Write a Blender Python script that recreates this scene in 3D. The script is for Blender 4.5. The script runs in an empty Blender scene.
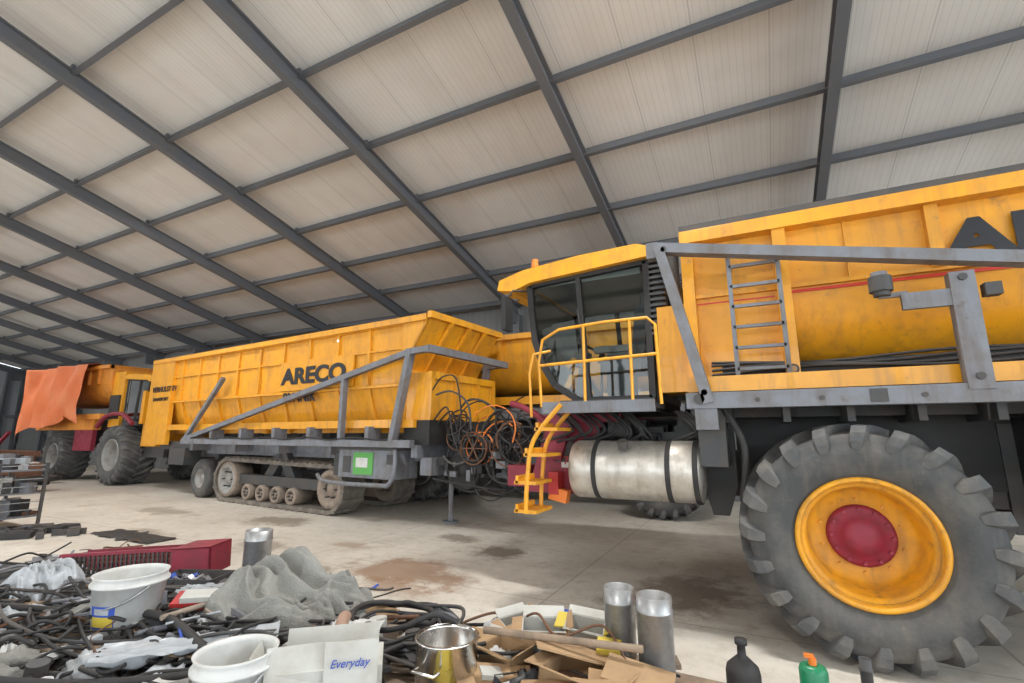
import bpy, math, random
from mathutils import Vector, Matrix, noise, Euler
random.seed(7)
PI=math.pi
# ------------------------------------------------------------ materials
def new_mat(name):
    m=bpy.data.materials.new(name); m.use_nodes=True
    nt=m.node_tree; return m,nt,nt.nodes["Principled BSDF"]
def mat(name,col,rough=.5,metal=0.,dirt=None,dscale=3.,damt=.5,bump=0.,bscale=40.,coat=0.,streak=0.,scol=(.12,.08,.05)):
    m,nt,b=new_mat(name)
    b.inputs["Base Color"].default_value=(*col,1); b.inputs["Roughness"].default_value=rough
    b.inputs["Metallic"].default_value=metal
    if coat: b.inputs["Coat Weight"].default_value=coat
    tc=nt.nodes.new("ShaderNodeTexCoord")
    last=None
    def layer(src,vec,scale,p0,p1,amt,c,det=8):
        n=nt.nodes.new("ShaderNodeTexNoise"); n.inputs["Scale"].default_value=scale
        n.inputs["Detail"].default_value=det; n.inputs["Roughness"].default_value=.65
        nt.links.new(vec,n.inputs["Vector"])
        r=nt.nodes.new("ShaderNodeValToRGB"); r.color_ramp.elements[0].position=p0; r.color_ramp.elements[1].position=p1
        r.color_ramp.elements[0].color=(0,0,0,1); r.color_ramp.elements[1].color=(amt,amt,amt,1)
        nt.links.new(n.outputs["Fac"],r.inputs["Fac"])
        x=nt.nodes.new("ShaderNodeMix"); x.data_type='RGBA'
        if src is None: x.inputs[6].default_value=(*col,1)
        else: nt.links.new(src,x.inputs[6])
        x.inputs[7].default_value=(*c,1)
        nt.links.new(r.outputs["Color"],x.inputs[0]); return x.outputs[2],r.outputs["Color"]
    if dirt:
        last,fac=layer(None,tc.outputs["Object"],dscale,.42,.75,damt,dirt)
        mr=nt.nodes.new("ShaderNodeMapRange"); mr.inputs[1].default_value=0; mr.inputs[2].default_value=1
        mr.inputs[3].default_value=rough; mr.inputs[4].default_value=min(1,rough+.45)
        nt.links.new(fac,mr.inputs[0]); nt.links.new(mr.outputs[0],b.inputs["Roughness"])
    if streak:
        mp=nt.nodes.new("ShaderNodeMapping"); mp.inputs["Scale"].default_value=(6,6,.7); nt.links.new(tc.outputs["Object"],mp.inputs[0])
        last,_=layer(last,mp.outputs[0],1.3,.50,.8,streak,scol,5)
        last,_=layer(last,tc.outputs["Object"],9.,.60,.72,streak*.9,scol,9)
    if last is not None: nt.links.new(last,b.inputs["Base Color"])
    if bump:
        n2=nt.nodes.new("ShaderNodeTexNoise"); n2.inputs["Scale"].default_value=bscale; n2.inputs["Detail"].default_value=5
        nt.links.new(tc.outputs["Object"],n2.inputs["Vector"])
        bp=nt.nodes.new("ShaderNodeBump"); bp.inputs["Strength"].default_value=bump; bp.inputs["Distance"].default_value=.02
        nt.links.new(n2.outputs["Fac"],bp.inputs["Height"]); nt.links.new(bp.outputs["Normal"],b.inputs["Normal"])
    return m
YEL=mat("yellow_paint",(.80,.355,.013),.36,dirt=(.48,.21,.04),dscale=1.6,damt=.6,coat=.25,streak=.6,scol=(.27,.14,.055))
YEL2=mat("yellow_clean",(.83,.38,.02),.35,dirt=(.45,.21,.04),dscale=5,damt=.55,streak=.5,scol=(.22,.12,.05))
RIMY=mat("rim_yellow",(.80,.36,.015),.42,dirt=(.42,.20,.05),dscale=4,damt=.7,streak=.75,scol=(.17,.10,.05))
GRY=mat("grey_blue_paint",(.185,.20,.23),.5,dirt=(.14,.115,.095),dscale=4,damt=.75,streak=.7,scol=(.10,.065,.045))
DGR=mat("dark_steel",(.05,.052,.056),.55,dirt=(.13,.1,.075),dscale=4,damt=.7)
BLK=mat("black_rubber",(.018,.018,.019),.6,dirt=(.06,.055,.05),dscale=6,damt=.5)
TYR=mat("tyre_rubber",(.055,.058,.061),.75,dirt=(.16,.148,.13),dscale=2.5,damt=.85,bump=.25,bscale=30,streak=.4,scol=(.2,.17,.14))
LUG=mat("tyre_lug_rubber",(.08,.082,.085),.8,dirt=(.2,.185,.16),dscale=4,damt=.85,bump=.25,bscale=30)
TRK=mat("dusty_track_rubber",(.13,.115,.1),.85,dirt=(.3,.26,.21),dscale=5,damt=.85,bump=.25,bscale=30)
MAR=mat("maroon_paint",(.24,.014,.035),.5,dirt=(.1,.04,.04),dscale=6,damt=.6)
HUB=mat("hub_red_paint",(.27,.018,.045),.5,dirt=(.12,.03,.04),dscale=8,damt=.7)
RED=mat("red_stripe",(.6,.03,.015),.4)
ALU=mat("dusty_aluminium",(.60,.57,.52),.38,.65,dirt=(.36,.30,.23),dscale=3,damt=.85,bump=.9,bscale=3.2,streak=.6,scol=(.17,.13,.09))
STL=mat("galvanised_steel",(.42,.43,.44),.38,.85,dirt=(.2,.2,.2),dscale=14,damt=.7)
SST=mat("polished_stainless",(.66,.65,.63),.18,1.,dirt=(.35,.31,.27),dscale=7,damt=.5)
WHT=mat("white_plastic",(.60,.61,.60),.45,dirt=(.36,.33,.28),dscale=8,damt=.6)
BAG=mat("plastic_sheet",(.42,.45,.48),.3,dirt=(.22,.22,.22),dscale=8,damt=.7)
RAG=mat("grey_cloth",(.25,.25,.232),.95,dirt=(.15,.145,.13),dscale=6,damt=.7,bump=.4,bscale=90)
CRD=mat("cardboard",(.40,.26,.14),.85,dirt=(.24,.15,.08),dscale=6,damt=.6)
CARTON=mat("white_carton",(.5,.5,.47),.7,dirt=(.3,.26,.2),dscale=6,damt=.6)
WOOD=mat("weathered_wood",(.27,.20,.14),.8,dirt=(.12,.09,.07),dscale=9,damt=.85,bump=.3)
RUST=mat("rusty_steel",(.16,.075,.04),.8,dirt=(.08,.05,.04),dscale=8,damt=.8)
BRNZ=mat("dusty_roller",(.3,.24,.19),.7,dirt=(.15,.12,.1),dscale=8,damt=.7)
DRIM=mat("dusty_grey_rim",(.3,.3,.29),.6,dirt=(.18,.14,.1),dscale=5,damt=.8)
ORG=mat("orange_body_paint",(.75,.28,.03),.5,dirt=(.4,.15,.04),dscale=2,damt=.6,streak=.5)
TRP=mat("orange_tarp",(.64,.15,.04),.6,dirt=(.72,.28,.14),dscale=1.2,damt=.7,bump=.3,bscale=2.5)
INK=mat("black_lettering",(.012,.014,.02),.4)
BLU=mat("blue_ink",(.03,.08,.4),.6)
GRN=mat("green_plastic",(.012,.2,.09),.35)
SGN=mat("green_sticker",(.1,.36,.08),.5)
ORP=mat("orange_plastic",(.75,.2,.03),.4)
SEAT=mat("seat_fabric",(.10,.10,.11),.9)
LIN=mat("cab_lining",(.28,.28,.27),.8)
TAN=mat("ribbed_hose_plastic",(.34,.22,.16),.6)
YBX=mat("yellow_box_print",(.6,.46,.06),.6)
RDB=mat("red_packaging",(.45,.035,.035),.5)
GLS,nt,b=new_mat("cab_glass")
nt.nodes.remove(b); out=nt.nodes["Material Output"]
tr=nt.nodes.new("ShaderNodeBsdfTransparent"); tr.inputs[0].default_value=(.72,.79,.78,1)
gl=nt.nodes.new("ShaderNodeBsdfGlossy"); gl.inputs["Roughness"].default_value=.03
fz=nt.nodes.new("ShaderNodeFresnel"); fz.inputs[0].default_value=1.7
mx=nt.nodes.new("ShaderNodeMixShader")
nt.links.new(fz.outputs[0],mx.inputs[0]); nt.links.new(tr.outputs[0],mx.inputs[1]); nt.links.new(gl.outputs[0],mx.inputs[2]); nt.links.new(mx.outputs[0],out.inputs[0])

# floor
FLR,nt,b=new_mat("stained_concrete")
tc=nt.nodes.new("ShaderNodeTexCoord"); L=nt.links.new
def noisen(sc,det=8,ro=.6,src=None):
    n=nt.nodes.new("ShaderNodeTexNoise"); n.inputs["Scale"].default_value=sc; n.inputs["Detail"].default_value=det; n.inputs["Roughness"].default_value=ro
    L(src or tc.outputs["Object"],n.inputs["Vector"]); return n
def ramp(src,p0,c0,p1,c1):
    r=nt.nodes.new("ShaderNodeValToRGB"); e=r.color_ramp.elements
    e[0].position=p0;e[0].color=(*c0,1);e[1].position=p1;e[1].color=(*c1,1); L(src,r.inputs["Fac"]); return r
def mixc(fac,a,bb):
    x=nt.nodes.new("ShaderNodeMix"); x.data_type='RGBA'
    L(fac,x.inputs[0])
    for s,i in((a,6),(bb,7)):
        if isinstance(s,tuple): x.inputs[i].default_value=(*s,1)
        else: L(s,x.inputs[i])
    return x.outputs[2]
def mth(op,a,bb=None,clamp=False):
    x=nt.nodes.new("ShaderNodeMath"); x.operation=op; x.use_clamp=clamp
    for s,i in((a,0),(bb,1)):
        if s is None: continue
        if isinstance(s,(int,float)): x.inputs[i].default_value=s
        else: L(s,x.inputs[i])
    return x.outputs[0]
base=ramp(noisen(.5).outputs["Fac"],.35,(.53,.485,.42),.68,(.67,.63,.56)).outputs[0]
fine=ramp(noisen(5,10,.75).outputs["Fac"],.48,(0,0,0),.75,(.7,.7,.7)).outputs[0]
col=mixc(fine,base,(.36,.315,.26))
sp=ramp(noisen(1.1,6,.7).outputs["Fac"],.56,(0,0,0),.70,(.6,.6,.6)).outputs[0]
col=mixc(sp,col,(.34,.28,.215))
nz=noisen(1.6,8,.75).outputs["Fac"]
sep=nt.nodes.new("ShaderNodeSeparateXYZ"); L(tc.outputs["Object"],sep.inputs[0])
for (cx,cy,rx,ry,st,br) in [(-4.4,5.5,.95,.6,.75,1),(-4.1,4.9,.5,.35,.65,1),(-3.8,7.0,.5,.4,.75,0),(-.9,6.3,.6,.8,.65,0),(-1.5,5.6,.35,.35,.6,0),(-9.4,7.3,.9,.5,.65,0),(-4.9,7.6,.4,.3,.65,0),(-13,7.0,1.2,.4,.5,0),(-1.6,4.4,.5,.2,.4,0),(-7.5,5.6,.6,.3,.55,0),(-6.2,6.3,.35,.2,.5,1),(-10.5,5.4,.7,.2,.5,0),(-5.6,5.0,.4,.2,.55,0)]:
    dx=mth('DIVIDE',mth('SUBTRACT',sep.outputs[0],cx),rx); dy=mth('DIVIDE',mth('SUBTRACT',sep.outputs[1],cy),ry)
    d=mth('SQRT',mth('ADD',mth('MULTIPLY',dx,dx),mth('MULTIPLY',dy,dy)))
    d=mth('ADD',d,mth('MULTIPLY',mth('SUBTRACT',nz,.5),3.6))
    mk=mth('MULTIPLY',mth('MULTIPLY',mth('SUBTRACT',1.15,d),1.7,True),st)
    col=mixc(mk,col,(.25,.135,.07) if br else (.13,.09,.055))
jx=mth('ABSOLUTE',mth('SUBTRACT',mth('FRACT',mth('DIVIDE',mth('ADD',sep.outputs[0],100.3),4.)),.5))
jy=mth('ABSOLUTE',mth('SUBTRACT',mth('FRACT',mth('DIVIDE',mth('ADD',sep.outputs[1],101.2),3.)),.5))
jj=mth('MAXIMUM',mth('LESS_THAN',jx,.003),mth('LESS_THAN',jy,.0035))
col=mixc(mth('MULTIPLY',jj,.5),col,(.25,.21,.17))
L(col,b.inputs["Base Color"]); b.inputs["Roughness"].default_value=.72
bp=nt.nodes.new("ShaderNodeBump"); bp.inputs["Strength"].default_value=.25; bp.inputs["Distance"].default_value=.02
L(noisen(12,8).outputs["Fac"],bp.inputs["Height"]); L(bp.outputs[0],b.inputs["Normal"])

def panel_mat(name,ca,cb,rib,axis=0,ribamt=.35):
    global nt,tc,L,sep
    m,nt,b=new_mat(name); L=nt.links.new
    tc=nt.nodes.new("ShaderNodeTexCoord"); sep=nt.nodes.new("ShaderNodeSeparateXYZ"); L(tc.outputs["Object"],sep.inputs[0])
    n=noisen(.35,5,.6); base=ramp(n.outputs["Fac"],.35,ca,.7,cb).outputs[0]
    mp=nt.nodes.new("ShaderNodeMapping"); mp.inputs["Scale"].default_value=(1.2,.15,.15) ; L(tc.outputs["Object"],mp.inputs[0])
    st=ramp(noisen(1.5,5,.6,mp.outputs[0]).outputs["Fac"],.5,(0,0,0),.8,(.5,.5,.5)).outputs[0]
    col=mixc(st,base,tuple(c*.78 for c in ca))
    fx=mth('ABSOLUTE',mth('SUBTRACT',mth('FRACT',mth('DIVIDE',mth('ADD',sep.outputs[axis],100.),rib)),.5))
    ln=mth('LESS_THAN',fx,.06)
    fx2=mth('ABSOLUTE',mth('SUBTRACT',mth('FRACT',mth('DIVIDE',mth('ADD',sep.outputs[axis],100.),1.125)),.5))
    ln2=mth('LESS_THAN',fx2,.009)
    col=mixc(mth('ADD',mth('MULTIPLY',ln,ribamt),mth('MULTIPLY',ln2,.45),True),col,tuple(c*.45 for c in ca))
    L(col,b.inputs["Base Color"]); b.inputs["Roughness"].default_value=.7
    return m
CEI=panel_mat("roof_sheet",(.67,.645,.62),(.77,.76,.745),.1125,0,.2)
WAL=panel_mat("wall_sheet",(.17,.17,.17),(.22,.22,.22),.25,0,.3)
WALX=panel_mat("end_wall_sheet",(.30,.32,.34),(.36,.38,.40),.25,1,.3)
BEAM=mat("rafter_paint",(.12,.13,.15),.55,dirt=(.17,.15,.13),dscale=2,damt=.5)

# ------------------------------------------------------------ mesh builder
class B:
    def __init__(s,T=None): s.v=[];s.f=[];s.mi=[];s.sm=[];s.mats=[];s.T=T or Matrix.Identity(4)
    def add(s,vs,fs,m,smooth=False):
        o=len(s.v); s.v+= [s.T@Vector(v) for v in vs]
        if m not in s.mats: s.mats.append(m)
        i=s.mats.index(m)
        for f in fs: s.f.append([o+k for k in f]); s.mi.append(i); s.sm.append(smooth)
    def box(s,c,d,m,rot=None):
        c=Vector(c); R=(Euler(rot).to_matrix() if rot else Matrix.Identity(3))
        vs=[c+R@Vector((x*d[0]/2,y*d[1]/2,z*d[2]/2)) for x in(-1,1) for y in(-1,1) for z in(-1,1)]
        s.add(vs,[(0,1,3,2),(4,6,7,5),(0,4,5,1),(2,3,7,6),(0,2,6,4),(1,5,7,3)],m)
    def bx(s,x0,x1,y0,y1,z0,z1,m): s.box(((x0+x1)/2,(y0+y1)/2,(z0+z1)/2),(abs(x1-x0),abs(y1-y0),abs(z1-z0)),m)
    def frame(s,p0,p1,up=(0,0,1)):
        p0=Vector(p0);p1=Vector(p1);d=(p1-p0); l=d.length; d.normalize(); up=Vector(up)
        if abs(d.dot(up))>.98: up=Vector((0,1,0))
        a=d.cross(up).normalized(); u=a.cross(d); return p0,p1,d,a,u,l
    def beam(s,p0,p1,w,h,m,up=(0,0,1)):
        p0,p1,d,a,u,l=s.frame(p0,p1,up)
        vs=[p+a*(i*w/2)+u*(j*h/2) for p in(p0,p1) for i,j in((-1,-1),(1,-1),(1,1),(-1,1))]
        s.add(vs,[(0,1,2,3),(7,6,5,4),(0,4,5,1),(1,5,6,2),(2,6,7,3),(3,7,4,0)],m)
    def ibeam(s,p0,p1,w,h,t,m):
        p0,p1,d,a,u,l=s.frame(p0,p1)
        for o in(-1,1): s.beam(p0+u*o*(h/2-t/2),p1+u*o*(h/2-t/2),w,t,m,u)
        s.beam(p0,p1,t*.7,h-2*t,m,u)
    def cyl(s,p0,p1,r0,m,r1=None,n=24,caps=True,smooth=True):
        r1=r0 if r1 is None else r1
        p0,p1,d,a,u,l=s.frame(p0,p1)
        vs=[];
        for p,r in((p0,r0),(p1,r1)):
            for k in range(n):
                t=2*PI*k/n; vs.append(p+a*math.cos(t)*r+u*math.sin(t)*r)
        s.add(vs,[(k,(k+1)%n,n+(k+1)%n,n+k) for k in range(n)],m,smooth)
        if caps: s.add(vs,[list(range(n))[::-1],list(range(n,2*n))],m)
    def lathe(s,o,axis,prof,m,n=32,smooth=True):
        o=Vector(o);axis=Vector(axis).normalized()
        t=Vector((0,0,1)) if abs(axis.z)<.9 else Vector((1,0,0))
        a=axis.cross(t).normalized(); u=a.cross(axis)
        vs=[]
        for r,h in prof:
            for k in range(n):
                q=2*PI*k/n; vs.append(o+axis*h+a*math.cos(q)*r+u*math.sin(q)*r)
        fs=[(i*n+k,i*n+(k+1)%n,(i+1)*n+(k+1)%n,(i+1)*n+k) for i in range(len(prof)-1) for k in range(n)]
        s.add(vs,fs,m,smooth)
    def tube(s,pts,r,m,n=8,res=0):
        P=[Vector(p) for p in pts]
        if res:
            Q=[]
            for i in range(len(P)-1):
                a,b_,c,d=P[max(i-1,0)],P[i],P[i+1],P[min(i+2,len(P)-1)]
                for k in range(res):
                    t=k/res
                    Q.append(.5*((2*b_)+(c-a)*t+(2*a-5*b_+4*c-d)*t*t+(3*b_-a-3*c+d)*t**3))
            Q.append(P[-1]); P=Q
        vs=[];N=None
        for i,p in enumerate(P):
            d=(P[min(i+1,len(P)-1)]-P[max(i-1,0)])
            if d.length<1e-6: d=Vector((1,0,0))
            d.normalize()
            if N is None: N=d.orthogonal().normalized()
            else:
                N=N-d*N.dot(d)
                N=N.normalized() if N.length>1e-4 else d.orthogonal().normalized()
            M=d.cross(N)
            rr=r(i) if callable(r) else r
            for k in range(n): q=2*PI*k/n; vs.append(p+N*math.cos(q)*rr+M*math.sin(q)*rr)
        fs=[(i*n+k,i*n+(k+1)%n,(i+1)*n+(k+1)%n,(i+1)*n+k) for i in range(len(P)-1) for k in range(n)]
        s.add(vs,fs,m,True); l=len(P)-1
        s.add(vs,[list(range(n))[::-1],[l*n+k for k in range(n)]],m)
    def prismx(s,prof,x0,x1,m,smooth=False,caps=True):
        n=len(prof); vs=[(x0,y,z) for y,z in prof]+[(x1,y,z) for y,z in prof]
        s.add(vs,[(k,(k+1)%n,n+(k+1)%n,n+k) for k in range(n)],m,smooth)
        if caps: s.add(vs,[list(range(n))[::-1],list(range(n,2*n))],m)
    def prismy(s,prof,y0,y1,m,smooth=False):
        n=len(prof); vs=[(x,y0,z) for x,z in prof]+[(x,y1,z) for x,z in prof]
        s.add(vs,[(k,(k+1)%n,n+(k+1)%n,n+k) for k in range(n)],m,smooth)
        s.add(vs,[list(range(n))[::-1],list(range(n,2*n))],m)
    def blob(s,c,d,m,amp=.3,fr=2.5,seed=0,nu=40,nv=24,flat=True):
        c=Vector(c); vs=[]
        for j in range(nv+1):
            ph=PI*j/nv
            for i in range(nu):
                th=2*PI*i/nu
                q=Vector((math.sin(ph)*math.cos(th),math.sin(ph)*math.sin(th),math.cos(ph)))
                k=noise.noise(q*fr+Vector((seed*7.3,seed*3.1,0)))
                k2=1-abs(noise.noise(q*fr*2.3+Vector((0,seed*5.7,2))))*2
                k3=noise.noise(q*fr*6+Vector((seed,0,9)))
                rr=1+amp*(k+.45*k2+.2*k3)
                p=Vector((q.x*rr*d[0],q.y*rr*d[1],q.z*rr*d[2]))
                if flat and p.z<-.25*d[2]: p.z=-.25*d[2]
                vs.append(c+p)
        s.add(vs,[(j*nu+i,j*nu+(i+1)%nu,(j+1)*nu+(i+1)%nu,(j+1)*nu+i) for j in range(nv) for i in range(nu)],m,True)
    def obj(s,name,parent=None):
        me=bpy.data.meshes.new(name); me.from_pydata([tuple(v) for v in s.v],[],s.f)
        for m in s.mats: me.materials.append(m)
        me.polygons.foreach_set("material_index",s.mi); me.polygons.foreach_set("use_smooth",s.sm); me.update()
        o=bpy.data.objects.new(name,me); bpy.context.collection.objects.link(o)
        if parent: o.parent=parent
        return o
def empty(name,loc=(0,0,0),rz=0):
    e=bpy.data.objects.new(name,None); e.location=loc; e.rotation_euler=(0,0,rz); bpy.context.collection.objects.link(e); return e
def text(body,loc,rot,size,sx,m,name,parent,off=.012,ext=.004,shear=0):
    c=bpy.data.curves.new(name,'FONT'); c.body=body; c.size=size; c.offset=off; c.extrude=ext; c.shear=shear
    c.materials.append(m); o=bpy.data.objects.new(name,c); o.location=loc; o.rotation_euler=rot; o.scale=(sx,1,1)
    bpy.context.collection.objects.link(o); o.parent=parent; return o

# ------------------------------------------------------------ room
SL=.242; Z0=9.8
RY=-1.9
def zr(y): return Z0-SL*y if y>=RY else Z0-SL*RY-SL*(RY-y)
bb=B(); bb.bx(-48,30,-34,15.2,-.2,0,FLR); bb.obj("floor")
bb=B()
x0,x1=-48,12.5; yb=-18.8
for ya,yb2 in((RY,15.3),(yb,RY)):
    za,zb=zr(ya)+.32,zr(yb2)+.32
    bb.add([(x0,ya,za),(x1,ya,za),(x1,yb2,zb),(x0,yb2,zb),(x0,ya,za+.08),(x1,ya,za+.08),(x1,yb2,zb+.08),(x0,yb2,zb+.08)],[(0,3,2,1),(4,5,6,7),(0,1,5,4),(1,2,6,5),(2,3,7,6),(3,0,4,7)],CEI)
bb.obj("ceiling")
bb=B(); bb.bx(-48,12.5,15.1,15.3,0,zr(15.1)+.3,WAL); bb.obj("wall_back")
bb=B(); bb.prismx([(-18.8,0),(15.1,0),(15.1,zr(15.1)+.3),(RY,zr(RY)+.3),(-18.8,zr(-18.8)+.3)],-48.2,-48,WALX); bb.obj("wall_left")
rt=empty("roof_steelwork")
bb=B()
xs=[1.6-4.5*i for i in range(-2,12)]
for x in xs:
    bb.ibeam((x,RY,zr(RY)-.02),(x,14.95,zr(14.95)-.02),.18,.33,.025,BEAM)
    bb.ibeam((x,RY,zr(RY)-.02),(x,-18.6,zr(-18.6)-.02),.18,.33,.025,BEAM)
    bb.ibeam((x,14.85,0.005),(x,14.85,zr(14.85)-.2),.3,.24,.03,BEAM)
    bb.ibeam((x,-18.5,0.005),(x,-18.5,zr(-18.5)-.2),.3,.24,.03,BEAM)
    bb.prismy([(x-.04,zr(14)-.2),(x+.04,zr(14)-.2),(x+.04,zr(14)-.75),(x-.04,zr(14)-.75)],14.0,14.8,BEAM)
bb.obj("rafters",rt)
bb=B()
y=14.6
while y>RY:
    z=zr(y)+.2
    bb.beam((x0,y,z),(x1,y,z),.06,.19,BEAM,(0,SL,1)); bb.beam((x0,y-.04,z-.09),(x1,y-.04,z-.09),.09,.02,BEAM,(0,SL,1))
    y-=1.84
y=-3.4
while y>-18.5:
    z=zr(y)+.2; bb.beam((x0,y,z),(x1,y,z),.07,.22,BEAM); y-=1.84
y=14.6
while y>RY:
    for x in xs: bb.bx(x-.05,x+.05,y-.09,y-.03,zr(y)+.1,zr(y)+.3,BEAM)
    y-=1.84
bb.obj("purlins",rt)
bb=B(); 
for y in (-16,-10,-4,2,8,14): bb.ibeam((-47.8,y,.005),(-47.8,y,zr(y)-.1),.3,.24,.03,BEAM)
bb.bx(-47.9,-47.7,-18,14.8,3.0,3.2,BEAM)
bb.obj("end_posts",rt)

# ------------------------------------------------------------ wheels
def ag_wheel(name,parent,x,yf,R=.95,W=1.05,side=1,rimc=RIMY,hubc=HUB,nl=20,back=DGR,tyre=TYR,lug=LUG):
    s=R/.95; b=B()
    o=(x,yf,R); ax=(0,side,0)
    c=W/2
    P=[(.46*s,c*.22),(.50*s,c*.12),(.53*s,c*.10),(.54*s,c*.06),(.60*s,c*.035),(.61*s,c*.015),(.68*s,c*.0),(.74*s,0),(.75*s,c*.02),(.80*s,c*.04),(.85*s,c*.10),(.878*s,c*.3),(.885*s,c)]
    P=P+[(r,2*c-h) for r,h in P[::-1][1:]]
    b.lathe(o,ax,P,tyre,72)
    def pt(th,r,h): return Vector((x+math.cos(th)*r, yf+side*h, R+math.sin(th)*r))
    for hs in(0,1):
        for i in range(nl):
            t0=2*PI*(i+.5*hs)/nl
            line=[(c*1.02,.888,.0,.036,.06),(c*.62,.885,.12,.040,.062),(c*.32,.878,.22,.044,.066),(c*.14,.868,.275,.048,.07),(c*.05,.835,.30,.048,.07),(c*.02,.79,.315,.042,.05),(c*.005,.735,.325,.028,.012)]
            vs=[];
            for k,(h,r,dt,w,ht) in enumerate(line):
                hh=h if hs==0 else 2*c-h
                tilt=[0,0,.15,.5,1.0,1.3,1.5][k]
                for top in(0,1):
                    e=ht if top else -.03
                    dr=math.cos(tilt)*e; dh=-math.sin(tilt)*e*.6
                    rr=(r+dr)*s; hx=hh+(dh if hs==0 else -dh)
                    dw=1.0 if top else 1.4
                    for sg in(-1,1): vs.append(pt(t0+dt+sg*w*dw/r,rr,hx))
            fs=[]
            for j in range(len(line)-1):
                q=j*4
                fs+=[(q,q+4,q+6,q+2),(q+1,q+3,q+7,q+5),(q+2,q+6,q+7,q+3),(q,q+1,q+5,q+4)]
            fs+=[(0,2,3,1),(4*len(line)-4,4*len(line)-3,4*len(line)-1,4*len(line)-2)]
            b.add(vs,fs,lug)
    b.obj(name+"_tyre",parent)
    b=B()
    b.lathe(o,ax,[(.515*s,.08*W),(.51*s,.04*W),(.485*s,.025*W),(.47*s,.05*W),(.462*s,.11*W),(.44*s,.12*W),(.425*s,.14*W),(.40*s,.34*W),(.37*s,.40*W),(.25*s,.41*W)],rimc,56)
    b.lathe(o,ax,[(.255*s,.41*W),(.25*s,.36*W),(.22*s,.35*W),(.15*s,.34*W),(.135*s,.31*W),(.05*s,.30*W),(0,.30*W)],hubc,40)
    for i in range(12):
        t=2*PI*i/12; b.cyl(pt(t,.22*s,.36*W),pt(t,.22*s,.33*W),.016*s,hubc,n=8)
    for i in range(10):
        t=2*PI*(i+.5)/10; b.cyl(pt(t,.30*s,.41*W),pt(t,.30*s,.385*W),.013*s,rimc,n=8)
    b.lathe(o,ax,[(.50*s,.92*W),(.4*s,.8*W),(.2*s,.7*W),(0,.7*W)],back,32)
    b.obj(name+"_rim",parent)

def tip_body(b,x0,x1,y0,wid,m,ribs,zt=4.0):
    d=zt-4.0
    near=[(.02,4.0),(.02,3.88),(.10,3.86),(.12,3.25),(.15,3.12),(.2,2.95),(.3,2.78),(.45,2.62),(.65,2.5)]
    prof=[(y0+a,z+d) for a,z in near]+[(y0+wid-a,z+d) for a,z in near[::-1]]
    vs=[(x0,y,z) for y,z in prof]+[(x1,y,z) for y,z in prof]; n=len(prof)
    b.add(vs,[(k,k+1,n+k+1,n+k) for k in range(0,3)]+[(k,k+1,n+k+1,n+k) for k in range(n-4,n-1)],m)
    b.add(vs,[(k,k+1,n+k+1,n+k) for k in range(3,n-4)],m,True)
    b.add(vs,[list(range(n))[::-1],list(range(n,2*n))],m)
    b.bx(x0+.1,x1-.1,y0+.2,y0+wid-.2,zt-.12,zt-.08,DGR)
    b.bx(x0,x1,y0-.05,y0+.13,zt-.14,zt,m); b.bx(x0,x1,y0+wid-.13,y0+wid+.05,zt-.14,zt,m)
    b.bx(x0,x0+.1,y0,y0+wid,zt-.14,zt,m); b.bx(x1-.1,x1,y0,y0+wid,zt-.14,zt,m)
    for x in ribs: 
        b.bx(x-.05,x+.05,y0+.02,y0+.16,zt-.72,zt-.12,m); b.bx(x-.05,x+.05,y0+wid-.16,y0+wid-.02,zt-.72,zt-.12,m)

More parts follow.
